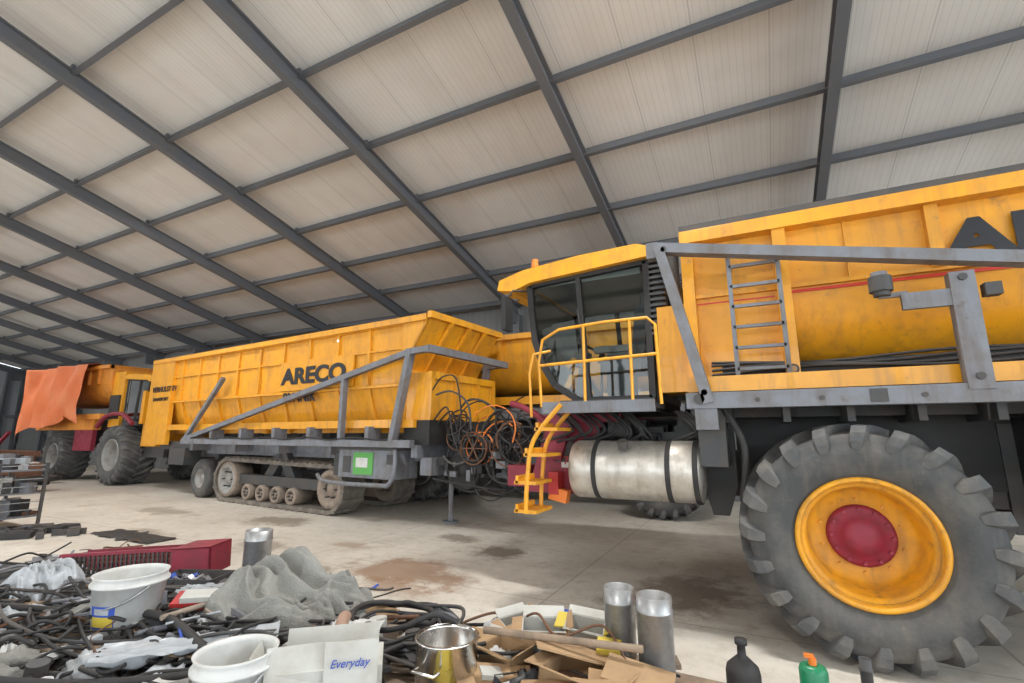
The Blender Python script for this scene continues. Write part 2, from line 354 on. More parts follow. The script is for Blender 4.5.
# ------------------------------------------------------------ cab
def cab(b,g):
    A=[(-2.5,3.69),(-2.47,3.3),(-2.43,2.95),(-2.33,2.65),(-2.18,2.4),(-1.88,2.2)]
    y0,y1=5.4,7.2
    side=A+[(-1.02,2.2),(-1.02,3.78)]
    for y in(y0,y1):
        pts=[(x,y,z) for x,z in side]
        for i in range(len(pts)):
            b.beam(pts[i],pts[(i+1)%len(pts)],.07,.07,BLK,(0,1,0))
        b.beam((-1.75,y,2.2),(-1.85,y,3.72),.06,.06,BLK,(0,1,0))
        g.add([(x,y+(.01 if y==y0 else -.01),z) for x,z in side],[list(range(len(side)))],GLS)
    for (xa,za),(xb,zb) in zip(A[:-1],A[1:]):
        g.add([(xa,y0,za),(xa,y1,za),(xb,y1,zb),(xb,y0,zb)],[(0,1,2,3)],GLS,True)
    b.bx(-1.06,-1.0,y0,y1,2.1,2.9,LIN); b.bx(-1.06,-1.0,y0,y0+.25,2.7,3.75,BLK); b.bx(-1.06,-1.0,y1-.25,y1,2.7,3.75,LIN)
    g.bx(-1.04,-1.02,y0,y1,2.75,3.75,GLS)
    b.bx(-2.1,-1.0,y0-.05,y1+.05,2.05,2.2,DGR)
    prof=[(-2.92,3.66),(-2.89,3.79),(-2.55,3.88),(-1.8,3.95),(-1.1,3.97),(-.97,3.92),(-.97,3.80),(-2.45,3.70),(-2.7,3.62)]
    b.prismy(prof,y0-.12,y1+.12,YEL2)
    b.bx(-2.45,-1.1,y0+.04,y1-.04,3.66,3.75,LIN)
    b.bx(-2.0,-1.3,y0+.5,y1-.5,3.94,4.02,YEL2)
    for yy in(y0+.1,y0+.35,y1-.35,y1-.1): b.cyl((-2.9,yy,3.70),(-2.83,yy,3.70),.07,STL,n=12)
    b.cyl((-2.45,y0+.05,3.86),(-2.45,y0+.05,3.95),.025,BLK,n=12); b.cyl((-2.45,y0+.05,3.95),(-2.45,y0+.05,4.06),.05,ORP,r1=.04,n=16)
    b.tube([(-2.5,y0,3.62),(-2.65,y0-.2,3.60),(-2.7,y0-.25,3.5)],.012,BLK); b.box((-2.7,y0-.26,3.28),(.06,.2,.42),BLK)
    b.box((-1.5,6.2,2.66),(.5,.55,.18),SEAT); b.box((-1.25,6.2,3.06),(.16,.52,.74),SEAT,(0,.12,0)); b.box((-1.18,6.2,3.52),(.12,.3,.2),SEAT)
    b.bx(-1.7,-1.4,6.0,6.4,2.2,2.58,DGR); b.box((-1.55,5.85,2.86),(.5,.1,.08),LIN); b.box((-1.55,6.55,2.86),(.55,.18,.16),LIN)
    b.beam((-2.15,6.2,2.25),(-2.02,6.2,2.9),.10,.14,LIN)
    c=Vector((-1.97,6.2,2.96)); ax=Vector((.5,0,.85)).normalized(); u=ax.orthogonal().normalized(); w=ax.cross(u)
    b.tube([c+u*math.cos(t)*.21+w*math.sin(t)*.21 for t in [2*PI*i/24 for i in range(25)]],.018,BLK)
    b.beam(c-u*.2,c+u*.2,.03,.02,BLK); b.box((-1.98,6.75,2.95),(.06,.3,.22),BLK,(0,.3,.3)); b.box((-1.95,5.75,2.75),(.1,.2,.22),LIN,(0,.3,.3))
    b.tube([(-2.0,6.75,2.3),(-1.98,6.75,2.9)],.02,BLK)
    b.tube([(-1.85,5.36,3.3),(-1.8,5.34,2.9)],.015,BLK)
    b.tube([(-2.35,5.9,2.6),(-2.45,6.1,3.1)],.012,BLK)

# ------------------------------------------------------------ RIGHT VEHICLE
dt=empty("dump_truck")
b=B()
tip_body(b,-.62,7.2,5.3,2.7,YEL,[1.55,2.8,4.05,5.3,6.5])
b.bx(.27,.39,5.28,5.5,2.3,3.9,YEL)
b.bx(-.62,-.5,5.28,5.5,2.3,3.9,YEL)
b.bx(-.5,.3,5.44,5.5,2.3,3.3,YEL)
b.bx(-.62,7.2,5.10,5.30,2.22,2.37,YEL)
b.bx(-.62,7.2,7.9,8.1,2.22,2.37,YEL)
b.bx(-.92,-.62,5.35,7.9,2.25,3.2,YEL)
b.bx(-.62,7.2,5.27,5.33,4.0,4.07,DGR)
b.bx(-.62,7.2,5.5,7.9,2.2,2.52,DGR)
for x in(.9,3.4,4.7): b.bx(x-.015,x+.015,5.38,5.43,3.26,3.86,YEL)
b.bx(-.62,7.2,5.36,5.44,3.25,3.29,YEL)
b.obj("tipper_body",dt)
b=B()
b.bx(-.5,.25,5.43,5.439,3.19,3.215,RED); b.bx(.4,7.2,5.405,5.418,3.205,3.232,RED); b.obj("red_stripe",dt)
text("ARECO",(1.62,5.365,3.35),(PI/2,0,0),.47,1.4,INK,"lettering",dt,off=.02,ext=.003)
b=B()
b.bx(-.62,7.2,4.93,5.10,2.05,2.20,GRY)
b.bx(-.62,7.2,8.1,8.27,2.05,2.20,GRY)
for y in(4.98,8.22):
    b.beam((-.82,y,3.74),(7.0,y,1.66+.42),.10,.14,GRY,(0,1,0))
    b.beam((-.80,y,3.77),(-.42,y,2.1),.10,.16,GRY,(0,1,0))
    b.bx(1.47,1.63,y-.06,y+.05,2.15,3.10,GRY)
    b.beam((-.86,y,3.63),(-.86,y,3.80),.12,.12,GRY)
    b.box((1.36,y-.02,2.90),(.42,.05,.14),GRY)
    b.box((1.72,y-.03,2.93),(.1,.10,.10),DGR)
    b.bx(-.55,-.35,y-.03,y+.07,1.85,2.1,GRY)
b.cyl((-.82,4.95,3.72),(-.82,8.3,3.72),.05,GRY)
b.cyl((-.5,4.9,2.14),(-.5,5.0,2.14),.05,DGR)
for x in(.9,2.4,3.7,5): b.bx(x-.06,x+.06,4.92,4.94,2.07,2.18,DGR)
for x in(.0,.5,1.2,2.0,2.8): b.cyl((x,4.915,2.12),(x,4.93,2.12),.02,DGR,n=8)
for x,z in((1.55,3.05),(1.55,2.25),(-.74,3.7),(-.45,2.2)): b.cyl((x,4.90,z),(x,4.93,z),.03,DGR,n=8)
b.obj("lift_frame",dt)
b=B()
b.cyl((1.02,4.93,3.0),(1.02,4.93,3.13),.085,DGR,n=20); b.cyl((1.02,4.93,3.13),(1.02,4.93,3.17),.06,GRY,n=20); b.cyl((1.02,4.93,2.96),(1.02,4.93,3.0),.06,DGR); b.bx(1.0,1.2,4.95,4.99,2.95,2.99,GRY)
b.obj("work_lamp",dt)
b=B()
for x in(-.15,.29): b.bx(x-.02,x+.02,5.14,5.19,2.22,3.58,GRY)
for i in range(6): b.bx(-.15,.29,5.14,5.18,2.42+i*.21,2.45+i*.21,GRY)
for x in(-.15,.29): b.bx(x-.02,x+.02,5.16,5.4,3.5,3.54,GRY)
b.cyl((.33,5.25,2.42),(.33,5.29,2.42),.05,DGR); b.cyl((.33,5.24,2.42),(.33,5.27,2.42),.03,CRD)
b.obj("ladder",dt)
b=B()
b.bx(-2.85,7.2,5.95,6.25,1.15,1.6,DGR); b.bx(-2.85,7.2,7.05,7.35,1.15,1.6,DGR)
for x in(-2.4,-.9,.2,1.5,3,4.5,6,7.1): b.bx(x-.1,x+.1,6.2,7.1,1.2,1.55,DGR)
for x in(.69,5.3):
    b.cyl((x,5.5,.95),(x,7.8,.95),.15,DGR); b.bx(x-.25,x+.25,6.3,7.0,.65,1.3,DGR)
    b.bx(x-.12,x+.12,6.0,6.3,.9,1.9,MAR)
b.bx(-.4,6.8,5.6,7.7,1.98,2.2,DGR)
b.bx(-.3,7.1,7.38,7.45,1.0,2.0,BLK); b.bx(1.9,4.1,5.9,6.9,.95,1.9,DGR); b.bx(-.25,7.1,5.92,5.94,1.3,2.0,BLK)  # thin black plates added to darken the underbody, standing in for its shade
b.bx(2.0,2.05,5.1,5.9,1.1,1.95,BLK); b.bx(2.1,3.9,5.2,5.9,1.2,1.9,DGR)
for i in range(14):
    x=-.3+i*.5; b.bx(x,x+.06,5.2,5.9,1.92,2.2,DGR)
for k in range(4):
    pts=[(x_,5.34+.02*k,2.43+.03*k+.025*math.sin(x_*3+k)) for x_ in [ -.4+.3*i for i in range(25)]]
    b.tube(pts,.014,BLK,6)
b.bx(-.3,7.1,5.4,5.6,2.36,2.5,BLK)
b.bx(-.55,-.3,5.1,5.5,1.5,2.1,DGR); b.tube([(-.3,5.1,2.05),(-.15,5.0,1.7),(-.2,5.1,1.2)],.03,BLK,8,8)
b.prismy([(-.75,1.95),(-.25,1.95),(-.25,1.3),(-.35,1.0),(-.5,1.0)],5.5,5.6,BLK)
random.seed(3)
for i in range(46):
    x=random.uniform(-2.3,-.5); b.box((x,random.uniform(5.6,6.9),random.uniform(1.4,2.0)),(random.uniform(.1,.35),random.uniform(.1,.35),random.uniform(.06,.25)),random.choice([DGR,DGR,BLK,BLK,GRY]))
for i in range(18):
    x=random.uniform(-2.2,-.7); b.tube([(x,5.45,2.05),(x+.2,5.38,1.85),(x+.3*random.uniform(-1,1),5.45,1.72)],.018,BLK,6,6)
b.bx(-2.4,-.4,6.9,7.0,1.1,2.0,BLK)
b.obj("chassis",dt)
b=B()
for y in(5.55,7.4):
    b.prismy([(-2.62,1.12),(-1.95,1.12),(-1.88,1.6),(-1.55,2.06),(-2.25,2.06),(-2.38,1.85),(-2.5,1.5)],y,y+.08,MAR)
    b.prismy([(-2.45,1.95),(-1.4,1.95),(-1.4,2.04),(-2.45,2.04)],y-.08,y,MAR)
b.box((-2.75,6.5,1.3),(.3,1.9,.25),MAR); b.box((-2.2,5.5,1.75),(.25,.1,.45),MAR,(0,.3,0))
b.tube([(-2.85,5.55,2.2),(-2.6,5.5,2.12),(-2.3,5.48,1.9),(-2.25,5.5,1.5)],.04,MAR,8,8)
b.box((-2.15,5.42,1.12),(.22,.12,.14),ORP,(0,.2,0)); b.box((-2.2,5.45,1.25),(.12,.2,.25),RDB)
b.box((-2.05,5.53,1.5),(.22,.02,.16),WHT)
b.obj("front_frame",dt)
text("70",(-2.13,5.515,1.46),(PI/2,0,0),.13,1,RDB,"fleet_number",dt,off=.002,ext=.002)
b=B()
b.lathe((-1.9,5.35,1.43),(1,0,0),[(0,-.02),(.2,-.02),(.29,0),(.31,.03),(.31,.4),(.302,.42),(.31,.44),(.31,.9),(.302,.92),(.31,.94),(.31,1.31),(.29,1.34),(.2,1.36),(0,1.36)],ALU,40)
for x in(-1.62,-.86,-.60): b.cyl((x-.025,5.35,1.43),(x+.025,5.35,1.43),.318,BLK,n=32,caps=True)
b.cyl((-1.3,5.1,1.66),(-1.3,5.06,1.74),.05,DGR)
b.obj("fuel_tank",dt)
b=B()
b.bx(-2.1,-.9,4.85,5.4,2.08,2.13,DGR); b.bx(-2.1,-.9,4.83,4.87,2.03,2.15,GRY)
for y in(4.82,5.22):
    b.tube([(-2.30,y,.98),(-2.28,y,1.35),(-2.2,y,1.75),(-1.88,y,2.12)],.026,YEL2,8,6)
for i,t in enumerate([0.02,.3,.58,.84]):
    z=.98+1.05*t; x=-2.30+ (.0 if t<.35 else (t-.35)*.5); b.box((x,5.02,z),(.26,.44,.035),YEL2); b.box((x-.1,5.02,z+.03),(.03,.44,.08),YEL2)
b.obj("steps",dt)
b=B()
for pl in ([(-2.12,4.86,2.1),(-2.15,4.86,2.6),(-2.1,4.86,2.85),(-1.9,4.86,2.95),(-1.4,4.86,2.98),(-.94,4.86,2.98),(-.86,4.86,2.9),(-.84,4.86,2.1)],
           [(-2.14,4.86,2.56),(-.86,4.86,2.6)],
           [(-1.62,4.86,2.1),(-1.62,4.86,2.96)],[(-1.12,4.86,2.1),(-1.12,4.86,2.98)],[(-2.3,4.98,2.0),(-2.32,4.98,2.5),(-2.28,5.0,2.72),(-2.15,5.2,2.78)]):
    b.tube(pl,.017,YEL2,8)
b.obj("handrail",dt)
b=B();g=B(); cab(b,g); b.obj("cab",dt); g.obj("cab_windows",dt)
b=B()
b.bx(-.97,-.86,5.42,5.72,2.7,3.95,BLK)
for i in range(16): b.bx(-.99,-.82,5.36,5.46,2.9+i*.065,2.93+i*.065,DGR)
b.cyl((-.8,5.9,2.2),(-.8,5.9,4.1),.08,DGR)
b.obj("air_intake",dt)
ag_wheel("rear",dt,.69,4.85); ag_wheel("rear_far",dt,.69,8.75,side=-1)
ag_wheel("tail",dt,5.3,4.85); ag_wheel("tail_far",dt,5.3,8.75,side=-1)

# ------------------------------------------------------------ TRAILER
tl=empty("hopper_trailer",(-5.9,7.85,0),math.radians(-4.9))
LN=-12.5; W=2.55
b=B()
prof=[(0,4.3),(0,4.16),(.07,4.14),(.10,2.9),(.28,2.35),(.5,1.85)]
prof=prof+[(W-a,z) for a,z in prof[::-1]]
b.prismx(prof,LN,-.72,YEL)
b.bx(LN,-.1,-.06,.12,4.17,4.3,YEL); b.bx(LN,-.1,W-.12,W+.06,4.17,4.3,YEL); b.bx(LN,-.1,.12,W-.12,4.16,4.2,DGR)
x=-11.6
while x<-.7:
    b.bx(x-.04,x+.04,.02,.16,2.9,4.17,YEL); b.beam((x,.08,2.95),(x,.42,1.85),.08,.1,YEL,(1,0,0)); x+=1.08
b.bx(LN,-.72,.03,.14,3.62,3.66,YEL) ; b.bx(LN,-.72,.03,.16,2.82,2.88,YEL)
b.bx(LN,-.4,.0,.14,1.95,2.12,YEL)
b.bx(-5.15,-2.35,.01,.06,2.9,3.62,YEL)
b.bx(LN-.05,LN+1.5,-.03,.1,1.5,4.17,YEL); b.bx(LN-.2,LN,.3,W-.3,1.5,4.0,YEL)
b.add([(-.78,0,3.1),(-.78,W,3.1),(0,W,4.3),(0,0,4.3),(-.85,0,3.1),(-.85,W,3.1),(-.08,W,4.3),(-.08,0,4.3)],[(0,1,2,3),(7,6,5,4),(0,3,7,4),(1,5,6,2),(3,2,6,7)],YEL)
for y in(0,W):
    b.add([(-.78,y,4.25),(-.78,y,3.1),(0,y,4.3),(-.78,y+.03,4.25),(-.78,y+.03,3.1),(0,y+.03,4.3)],[(0,1,2),(5,4,3),(0,2,5,3),(1,4,5,2)],YEL)
b.bx(-.06,.06,-.06,W+.06,4.2,4.34,YEL)
for y in(.65,1.28,1.9): b.beam((-.74,y,3.15),(.04,y,4.22),.08,.08,YEL,(0,1,0))
b.bx(-.75,-.1,.15,W-.15,2.1,3.1,YEL); b.bx(-.12,-.04,.1,W-.1,2.1,2.2,YEL); b.bx(-.12,-.04,.1,W-.1,2.95,3.1,YEL)
for y in(.12,.9,1.7,W-.2): b.bx(-.12,-.04,y,y+.1,2.1,3.1,YEL)
b.obj("hopper_body",tl)
text("ARECO",(-5.05,-.005,3.08),(PI/2,0,0),.55,1.36,INK,"lettering",tl,off=.022)
text("BUNNIK",(-4.95,.0,2.62),(PI/2,0,0),.32,1.1,INK,"lettering_small",tl,off=.012)
text("VERHULST BV",(-12.3,-.045,3.2),(PI/2,0,0),.24,1.15,INK,"lettering_front",tl,off=.006)
text("TRANSPORT",(-12.2,-.045,2.9),(PI/2,0,0),.16,1.2,INK,"lettering_front_small",tl,off=.004)
b=B()
for y in(-.12,W+.12):
    b.bx(-9.6,-.3,y-.07,y+.07,1.55,1.70,GRY)
    b.beam((-9.5,y,1.68),(-.45,y,3.5),.12,.13,GRY,(0,1,0))
    b.beam((-9.5,y,1.68),(-7.7,y,3.4),.10,.11,GRY,(0,1,0))
    b.beam((-2.45,y,1.65),(-2.45,y,3.05),.10,.13,GRY,(0,1,0))
    b.beam((-.42,y,3.55),(-.85,y,1.65),.12,.17,GRY,(0,1,0))
    b.beam((-.5,y,3.5),(.12,y,3.52),.12,.15,GRY,(0,1,0))
    for x in(-8,-6.5,-5,-3.6,-1.6): b.bx(x-.06,x+.06,y-.03,.2 if y<0 else y+.03,1.66,1.98,GRY)
b.bx(.02,.16,-.18,W+.18,3.44,3.59,GRY)
b.bx(-9.4,-.3,.5,.7,1.25,1.6,GRY); b.bx(-9.4,-.3,W-.7,W-.5,1.25,1.6,GRY)
for x in(-9.3,-7,-5,-3,-1,-.35): b.bx(x-.08,x+.08,0,W,1.35,1.6,GRY)
b.bx(-.35,-.05,.2,W-.2,1.0,1.35,GRY)
b.tube([(-9+i*.45,-.2,1.72+.03*math.sin(i*1.7)) for i in range(19)],.016,BLK,6,3)
b.obj("truss_frame",tl)
b=B()
b.bx(-.75,-.05,.1,W-.1,1.6,2.1,BLK)
b.bx(-2.55,-.8,-.05,.6,.9,1.5,GRY); b.bx(-2.6,-.75,-.08,.65,1.48,1.53,DGR); b.box((-1.75,-.06,1.2),(.6,.02,.46),SGN); b.box((-1.78,-.075,1.22),(.36,.01,.2),WHT)
b.bx(-1.05,-.8,-.06,0,1.2,1.4,DGR); b.bx(-2.4,-2.15,-.06,0,1.0,1.35,DGR)
b.bx(-2.9,-2.55,.1,.5,.9,1.4,DGR)
b.tube([(-3.2,-.1,.92),(-2.8,-.12,.78),(-1.2,-.12,.78),(-.9,-.12,.82),(-.75,-.12,1.1),(-.75,-.12,1.5)],.045,GRY,10,6)
b.obj("control_box",tl)
b=B()
b.cyl((-.1,.9,.04),(-.1,.9,1.2),.05,GRY); b.cyl((-.1,.9,0.005),(-.1,.9,.05),.16,GRY); b.obj("support_jack",tl)
def track(yn,name):
    b=B(); wd=.62
    path=[]
    def arc(cx,cz,r,a0,a1,n):
        for i in range(n+1):
            a=math.radians(a0+(a1-a0)*i/n); path.append((cx+math.cos(a)*r,cz+math.sin(a)*r))
    arc(-7.5,.60,.58,95,265,14)
    arc(-3.1,.57,.55,-85,85,14)
    P=path; n=len(P); th=.09
    D=[]
    for i in range(n):
        a=Vector(P[i]);c=Vector(P[(i+1)%n]); L_=(c-a).length; k=max(1,int(L_/.08))
        for j in range(k): D.append(a+(c-a)*j/k)
    m_=len(D); vs=[]
    for i in range(m_):
        t=(D[(i+1)%m_]-D[i-1]).normalized(); nr=Vector((-t.y,t.x))
        ctr=Vector((-5.3,.58)); 
        if nr.dot(D[i]-ctr)<0 : nr=-nr
        if abs(t.x)>.98: nr=Vector((0,1 if D[i].y>.6 else -1))
        o=D[i]; q=D[i]-nr*th
        vs+= [(o.x,yn,o.y),(o.x,yn+wd,o.y),(q.x,yn,q.y),(q.x,yn+wd,q.y)]
        if i%3==0:
            c=D[i]+nr*.03; e=t*.04
            b.add([(c.x-e.x,yn-.01,c.y-e.y),(c.x+e.x,yn-.01,c.y+e.y),(c.x+e.x,yn+wd+.01,c.y+e.y),(c.x-e.x,yn+wd+.01,c.y-e.y)]+
                  [(c.x-e.x+nr.x*-.05,yn-.01,c.y-e.y-nr.y*.05),(c.x+e.x-nr.x*.05,yn-.01,c.y+e.y-nr.y*.05),(c.x+e.x-nr.x*.05,yn+wd+.01,c.y+e.y-nr.y*.05),(c.x-e.x-nr.x*.05,yn+wd+.01,c.y-e.y-nr.y*.05)],
                  [(0,1,2,3),(4,7,6,5),(0,4,5,1),(1,5,6,2),(2,6,7,3),(3,7,4,0)],TRK)
    fs=[]
    for i in range(m_):
        j=(i+1)%m_
        fs+=[(i*4,j*4,j*4+1,i*4+1),(i*4+2,i*4+3,j*4+3,j*4+2),(i*4,i*4+2,j*4+2,j*4),(i*4+1,j*4+1,j*4+3,i*4+3)]
    b.add(vs,fs,TRK)
    def wh(x,z,r,m1,m2,w=.5):
        b.lathe((x,yn+.04,z),(0,1,0),[(0,.06),(r*.25,.04),(r*.3,.10),(r*.62,.12),(r*.68,0),(r*.8,0),(r*.82,0)],m2,24)
        b.lathe((x,yn+.04,z),(0,1,0),[(r*.8,0),(r*.97,0.01),(r,.03),(r,w),(0,w)],m1,24)
        for i in range(6):
            a=2*PI*i/6; b.cyl((x+math.cos(a)*r*.45,yn+.04,z+math.sin(a)*r*.45),(x+math.cos(a)*r*.45,yn+.2,z+math.sin(a)*r*.45),.02,DGR,n=6)
    wh(-7.5,.60,.48,BRNZ,DRIM); wh(-3.1,.57,.45,BRNZ,BRNZ)
    for x in(-6.5,-5.85,-5.2,-4.55,): wh(x,.31,.21,BRNZ,BRNZ)
    b.bx(-7.3,-3.3,yn+.15,yn+.45,.5,.75,DGR); b.beam((-5.9,yn+.3,.6),(-5.3,yn+.3,1.35),.2,.3,DGR); b.beam((-4.7,yn+.3,.6),(-5.3,yn+.3,1.35),.2,.3,DGR)
    b.obj(name,tl)
track(.12,"track_near"); track(W-.74,"track_far")
b=B()
for yn,sd in((.15,1),(W-.15,-1)):
    for x in(-9.0,):
        b.lathe((x,yn,.55),(0,sd,0),[(.27,.03),(.38,0),(.5,.03),(.55,.08),(.55,.35),(.45,.4),(0,.4)],TYR,32)
        b.lathe((x,yn,.55),(0,sd,0),[(0,.12),(.1,.1),(.12,.16),(.2,.16),(.24,.06),(.28,.04)],DRIM,24)
b.cyl((-9.0,.4,.55),(-9.0,W-.4,.55),.08,DGR); b.bx(-9.1,-8.9,.6,W-.6,.5,1.35,DGR)
b.bx(-12.6,-9.3,1.0,1.5,1.1,1.4,GRY); b.bx(-11.8,-9.6,.2,W-.2,1.35,1.6,DGR)
b.bx(-10.9,-9.9,.1,.6,.9,1.4,DGR)
b.obj("front_axle",tl)
b=B(); random.seed(5)
for i in range(56):
    cx=random.uniform(.3,1.9); cy=random.uniform(.1,1.4); cz=random.uniform(1.1,2.1); r=random.uniform(.2,.6)
    ph=random.uniform(0,6); tl_=random.uniform(-.5,.5)
    pts=[(cx+math.cos(ph+t)*r, cy+tl_*math.sin(ph+t)*r+.1*t*.3, cz+math.sin(ph+t)*r*.9) for t in [j*.45 for j in range(random.randint(7,14))]]
    b.tube(pts,random.choice([.014,.018,.024]),ORP if i%14==3 else (RUST if i%9==2 else (DGR if i%4==0 else BLK)),6,3)
for i in range(12):
    y=.2+i*.17; b.tube([(-.1,y,2.0),(.3,y,2.35-.08*i),(.6,y-.1,1.7),(.9,y,1.3),(1.8,.9,1.15)],.018,BLK,6,8)
b.tube([(.1,.1,2.6),(.5,.1,2.65),(.9,.1,2.4),(1.0,.1,1.9)],.02,DGR,6,8)
b.tube([(.0,.1,2.7),(.25,.1,2.95),(.6,.1,2.9),(.75,.1,2.2),(.7,.1,1.7)],.016,BLK,6,8)
for i in range(36): b.box((random.uniform(.0,1.9),random.uniform(.3,1.2),random.uniform(1.0,1.8)),(random.uniform(.06,.22),random.uniform(.06,.22),random.uniform(.06,.22)),random.choice([DGR,BLK,BLK,GRY,RUST]))
b.lathe((1.0,.15,1.55),(0,1,0),[(.30,0),(.315,.01),(.315,.03),(.30,.04),(.285,.02),(.30,0)],RUST,28); b.lathe((1.0,.4,1.55),(0,1,0),[(.30,0),(.315,.01),(.315,.03),(.30,.04),(.285,.02),(.30,0)],ORP,28)
for i in range(6):
    a=2*PI*i/6; b.beam((1.0,.17,1.55),(1.0+math.cos(a)*.3,.17,1.55+math.sin(a)*.3),.02,.015,RUST,(0,1,0))
for k in range(6): b.tube([(1.0+math.cos(t)*.24,.18+k*.042,1.55+math.sin(t)*.24) for t in [2*PI*i/20 for i in range(21)]],.022,ORP if k==2 else BLK,6)
# dark hose drum hanging under the drawbar
b.lathe((.55,.45,1.12),(0,1,0),[(0,.0),(.1,-.02),(.12,.03),(.33,.03),(.36,.0),(.40,.02),(.40,.06),(.34,.08),(.34,.34),(.40,.36),(.40,.4),(0,.4)],BLK,32)
b.beam((-.2,.9,1.12),(3.3,.9,1.02),.2,.2,GRY); b.beam((-.2,1.6,1.12),(2.2,1.0,1.05),.15,.18,GRY)
b.box((2.2,.8,1.2),(.9,.25,.06),GRY); b.cyl((3.2,.9,.9),(3.2,.9,1.25),.06,DGR)
b.tube([(0,.2,.95),(.8,.3,.85),(1.6,.5,.8),(2.6,.8,.95)],.025,BLK,6,8)
b.tube([(.9,.3,1.2),(1.0,.3,.75),(1.3,.35,.6),(1.6,.4,.8),(1.7,.4,1.2)],.014,BLK,6,8)
b.tube([(1.6,.3,1.2),(1.9,.3,.85),(2.3,.4,.8),(2.7,.6,1.0)],.012,BLK,6,8)
b.obj("drawbar_and_hoses",tl)

# ------------------------------------------------------------ parked body behind (yellow)
d2=empty("dump_truck")
b=B(); tip_body(b,-8.4,-1.4,10.95,2.6,YEL,[-7.2,-6.0,-4.8,-3.6,-2.4],4.4)
b.bx(-8.4,-1.4,10.8,11.0,2.55,2.75,YEL); b.bx(-8.4,-1.4,10.7,10.85,2.2,2.45,GRY); b.bx(-8.3,-1.5,11.8,12.6,1.5,2.6,DGR)
b.bx(-8.3,-1.5,11.1,13.3,2.2,2.7,DGR)
b.obj("tipper_body_rear",d2)
for x in(-2.0,-8.6):
    ag_wheel("rear_b",d2,x,11.0,rimc=DRIM,hubc=DRIM); ag_wheel("rear_c",d2,x,13.6,side=-1,rimc=DRIM,hubc=DRIM)

# ------------------------------------------------------------ left vehicle (orange, tarp)
d3=empty("dump_truck")
b=B(); tip_body(b,-28.0,-22.3,9.3,2.7,ORG,[-27,-26,-25,-24,-23.2],4.5)
b.bx(-28,-22.3,9.2,9.4,2.4,2.6,ORG); b.bx(-28,-21,9.9,11.4,1.3,2.4,DGR); b.bx(-28,-23,9.35,9.6,2.0,2.4,ORG)
b.bx(-24.4,-23.0,9.35,9.5,1.2,2.0,MAR)
b.obj("tipper_body_orange",d3)
T=Matrix.Translation((-20.6,10.5,0.1))@Matrix.Rotation(PI,4,'Z')@Matrix.Translation((1.8,-6.3,0))
b=B(T);g=B(T); cab(b,g); b.obj("cab_left",d3); g.obj("cab_windows_left",d3)
b=B(); b.bx(-22.3,-21.5,9.5,11.4,2.1,4.2,YEL); b.bx(-20.2,-19.2,9.7,11.3,1.4,2.2,YEL); b.bx(-21,-19,9.9,11.2,1.0,1.5,DGR)
b.bx(-20.1,-19.9,9.5,9.8,2.2,3.4,YEL); b.bx(-22.3,-21.6,9.45,9.5,2.4,3.3,BLK)
b.tube([(-22.6,9.3,2.1),(-22.0,9.3,2.5),(-20.9,9.3,2.55),(-20.1,9.3,2.2)],.08,MAR,8,6); b.obj("engine_hood",d3)
ag_wheel("front_l",d3,-21.3,9.25,1.08,1.1,rimc=DRIM,hubc=GRY); ag_wheel("front_l_far",d3,-21.3,12.8,1.08,1.1,side=-1,rimc=DRIM)
ag_wheel("rear_l",d3,-26.0,9.3,.95,1.0,rimc=DRIM,hubc=GRY); ag_wheel("rear_l_far",d3,-26,12.8,.95,1.0,side=-1,rimc=DRIM)
b=B(); nx,nz=60,40; vs=[]
for i in range(nx+1):
    for j in range(nz+1):
        x=-27.9+4.7*i/nx; s_=j/nz*4.3
        if s_<1.2: y=9.15+1.2-s_; z=4.58+.06*noise.noise(Vector((x,s_,3)))
        else: y=9.02; z=4.58-(s_-1.2)*(.86+.18*noise.noise(Vector((x*.8,0,7)))-.16*(i/nx))
        fold=.10*math.sin(x*5+s_*.6)+.28*noise.noise(Vector((x*1.2+s_*.4,s_*.5,0)))+.05*noise.noise(Vector((x*3+s_,s_*1.2,5)))
        vs.append((x-.25*max(0,s_-1.2)*.3*math.sin(i*.1),y-(.12+fold*.8 if s_>1.2 else 0)-.1*(s_>1.2),z))
b.add(vs,[(i*(nz+1)+j,i*(nz+1)+j+1,(i+1)*(nz+1)+j+1,(i+1)*(nz+1)+j) for i in range(nx) for j in range(nz)],TRP,True)
b.obj("tarp",d3)

# ------------------------------------------------------------ far-left machinery and rack
b=B(); random.seed(11)
b.beam((-29,7.2,1.1),(-24.6,7.2,1.1),.2,.2,RUST); b.beam((-29,8.4,1.1),(-24.6,8.4,1.1),.2,.2,RUST)
for x in(-28.8,-27.4,-26,-24.8):
    b.beam((x,7.2,1.1),(x,8.4,1.1),.15,.15,RUST); b.beam((x,7.2,1.1),(x-.3,7.2,.02),.1,.12,RUST,(1,0,0)); b.beam((x,8.4,1.1),(x-.3,8.4,.02),.1,.12,RUST,(1,0,0)); b.cyl((x,7.0,.35),(x,8.6,.35),.33,RUST,n=20)
b.beam((-27,7.8,1.1),(-25.6,7.8,1.9),.1,.1,MAR)
b.obj("tillage_implement")
b=B()
for x in(-14.6,-12.9):
    for y in(3.9,4.6): b.bx(x-.025,x+.025,y-.025,y+.025,0,1.25,DGR)
for z in(.22,.66,1.1): b.bx(-14.6,-12.9,3.9,4.6,z,z+.03,GRY)
for z in(.36,.5,.8,.94,1.2): b.bx(-12.92,-12.9,3.9,4.6,z,z+.015,STL); b.bx(-14.6,-12.9,3.9,3.915,z,z+.015,STL)
for i in range(70):
    z=random.choice([.25,.69,1.13]); s_=random.uniform(.06,.3); b.box((random.uniform(-14.5,-12.95),random.uniform(4.0,4.5),z+s_/2),(random.uniform(.1,.3),random.uniform(.1,.25),s_),random.choice([RUST,DGR,WHT,GRY,BLK,BAG,STL]),(0,0,random.random()))
b.obj("storage_rack")
b=B(); random.seed(4)
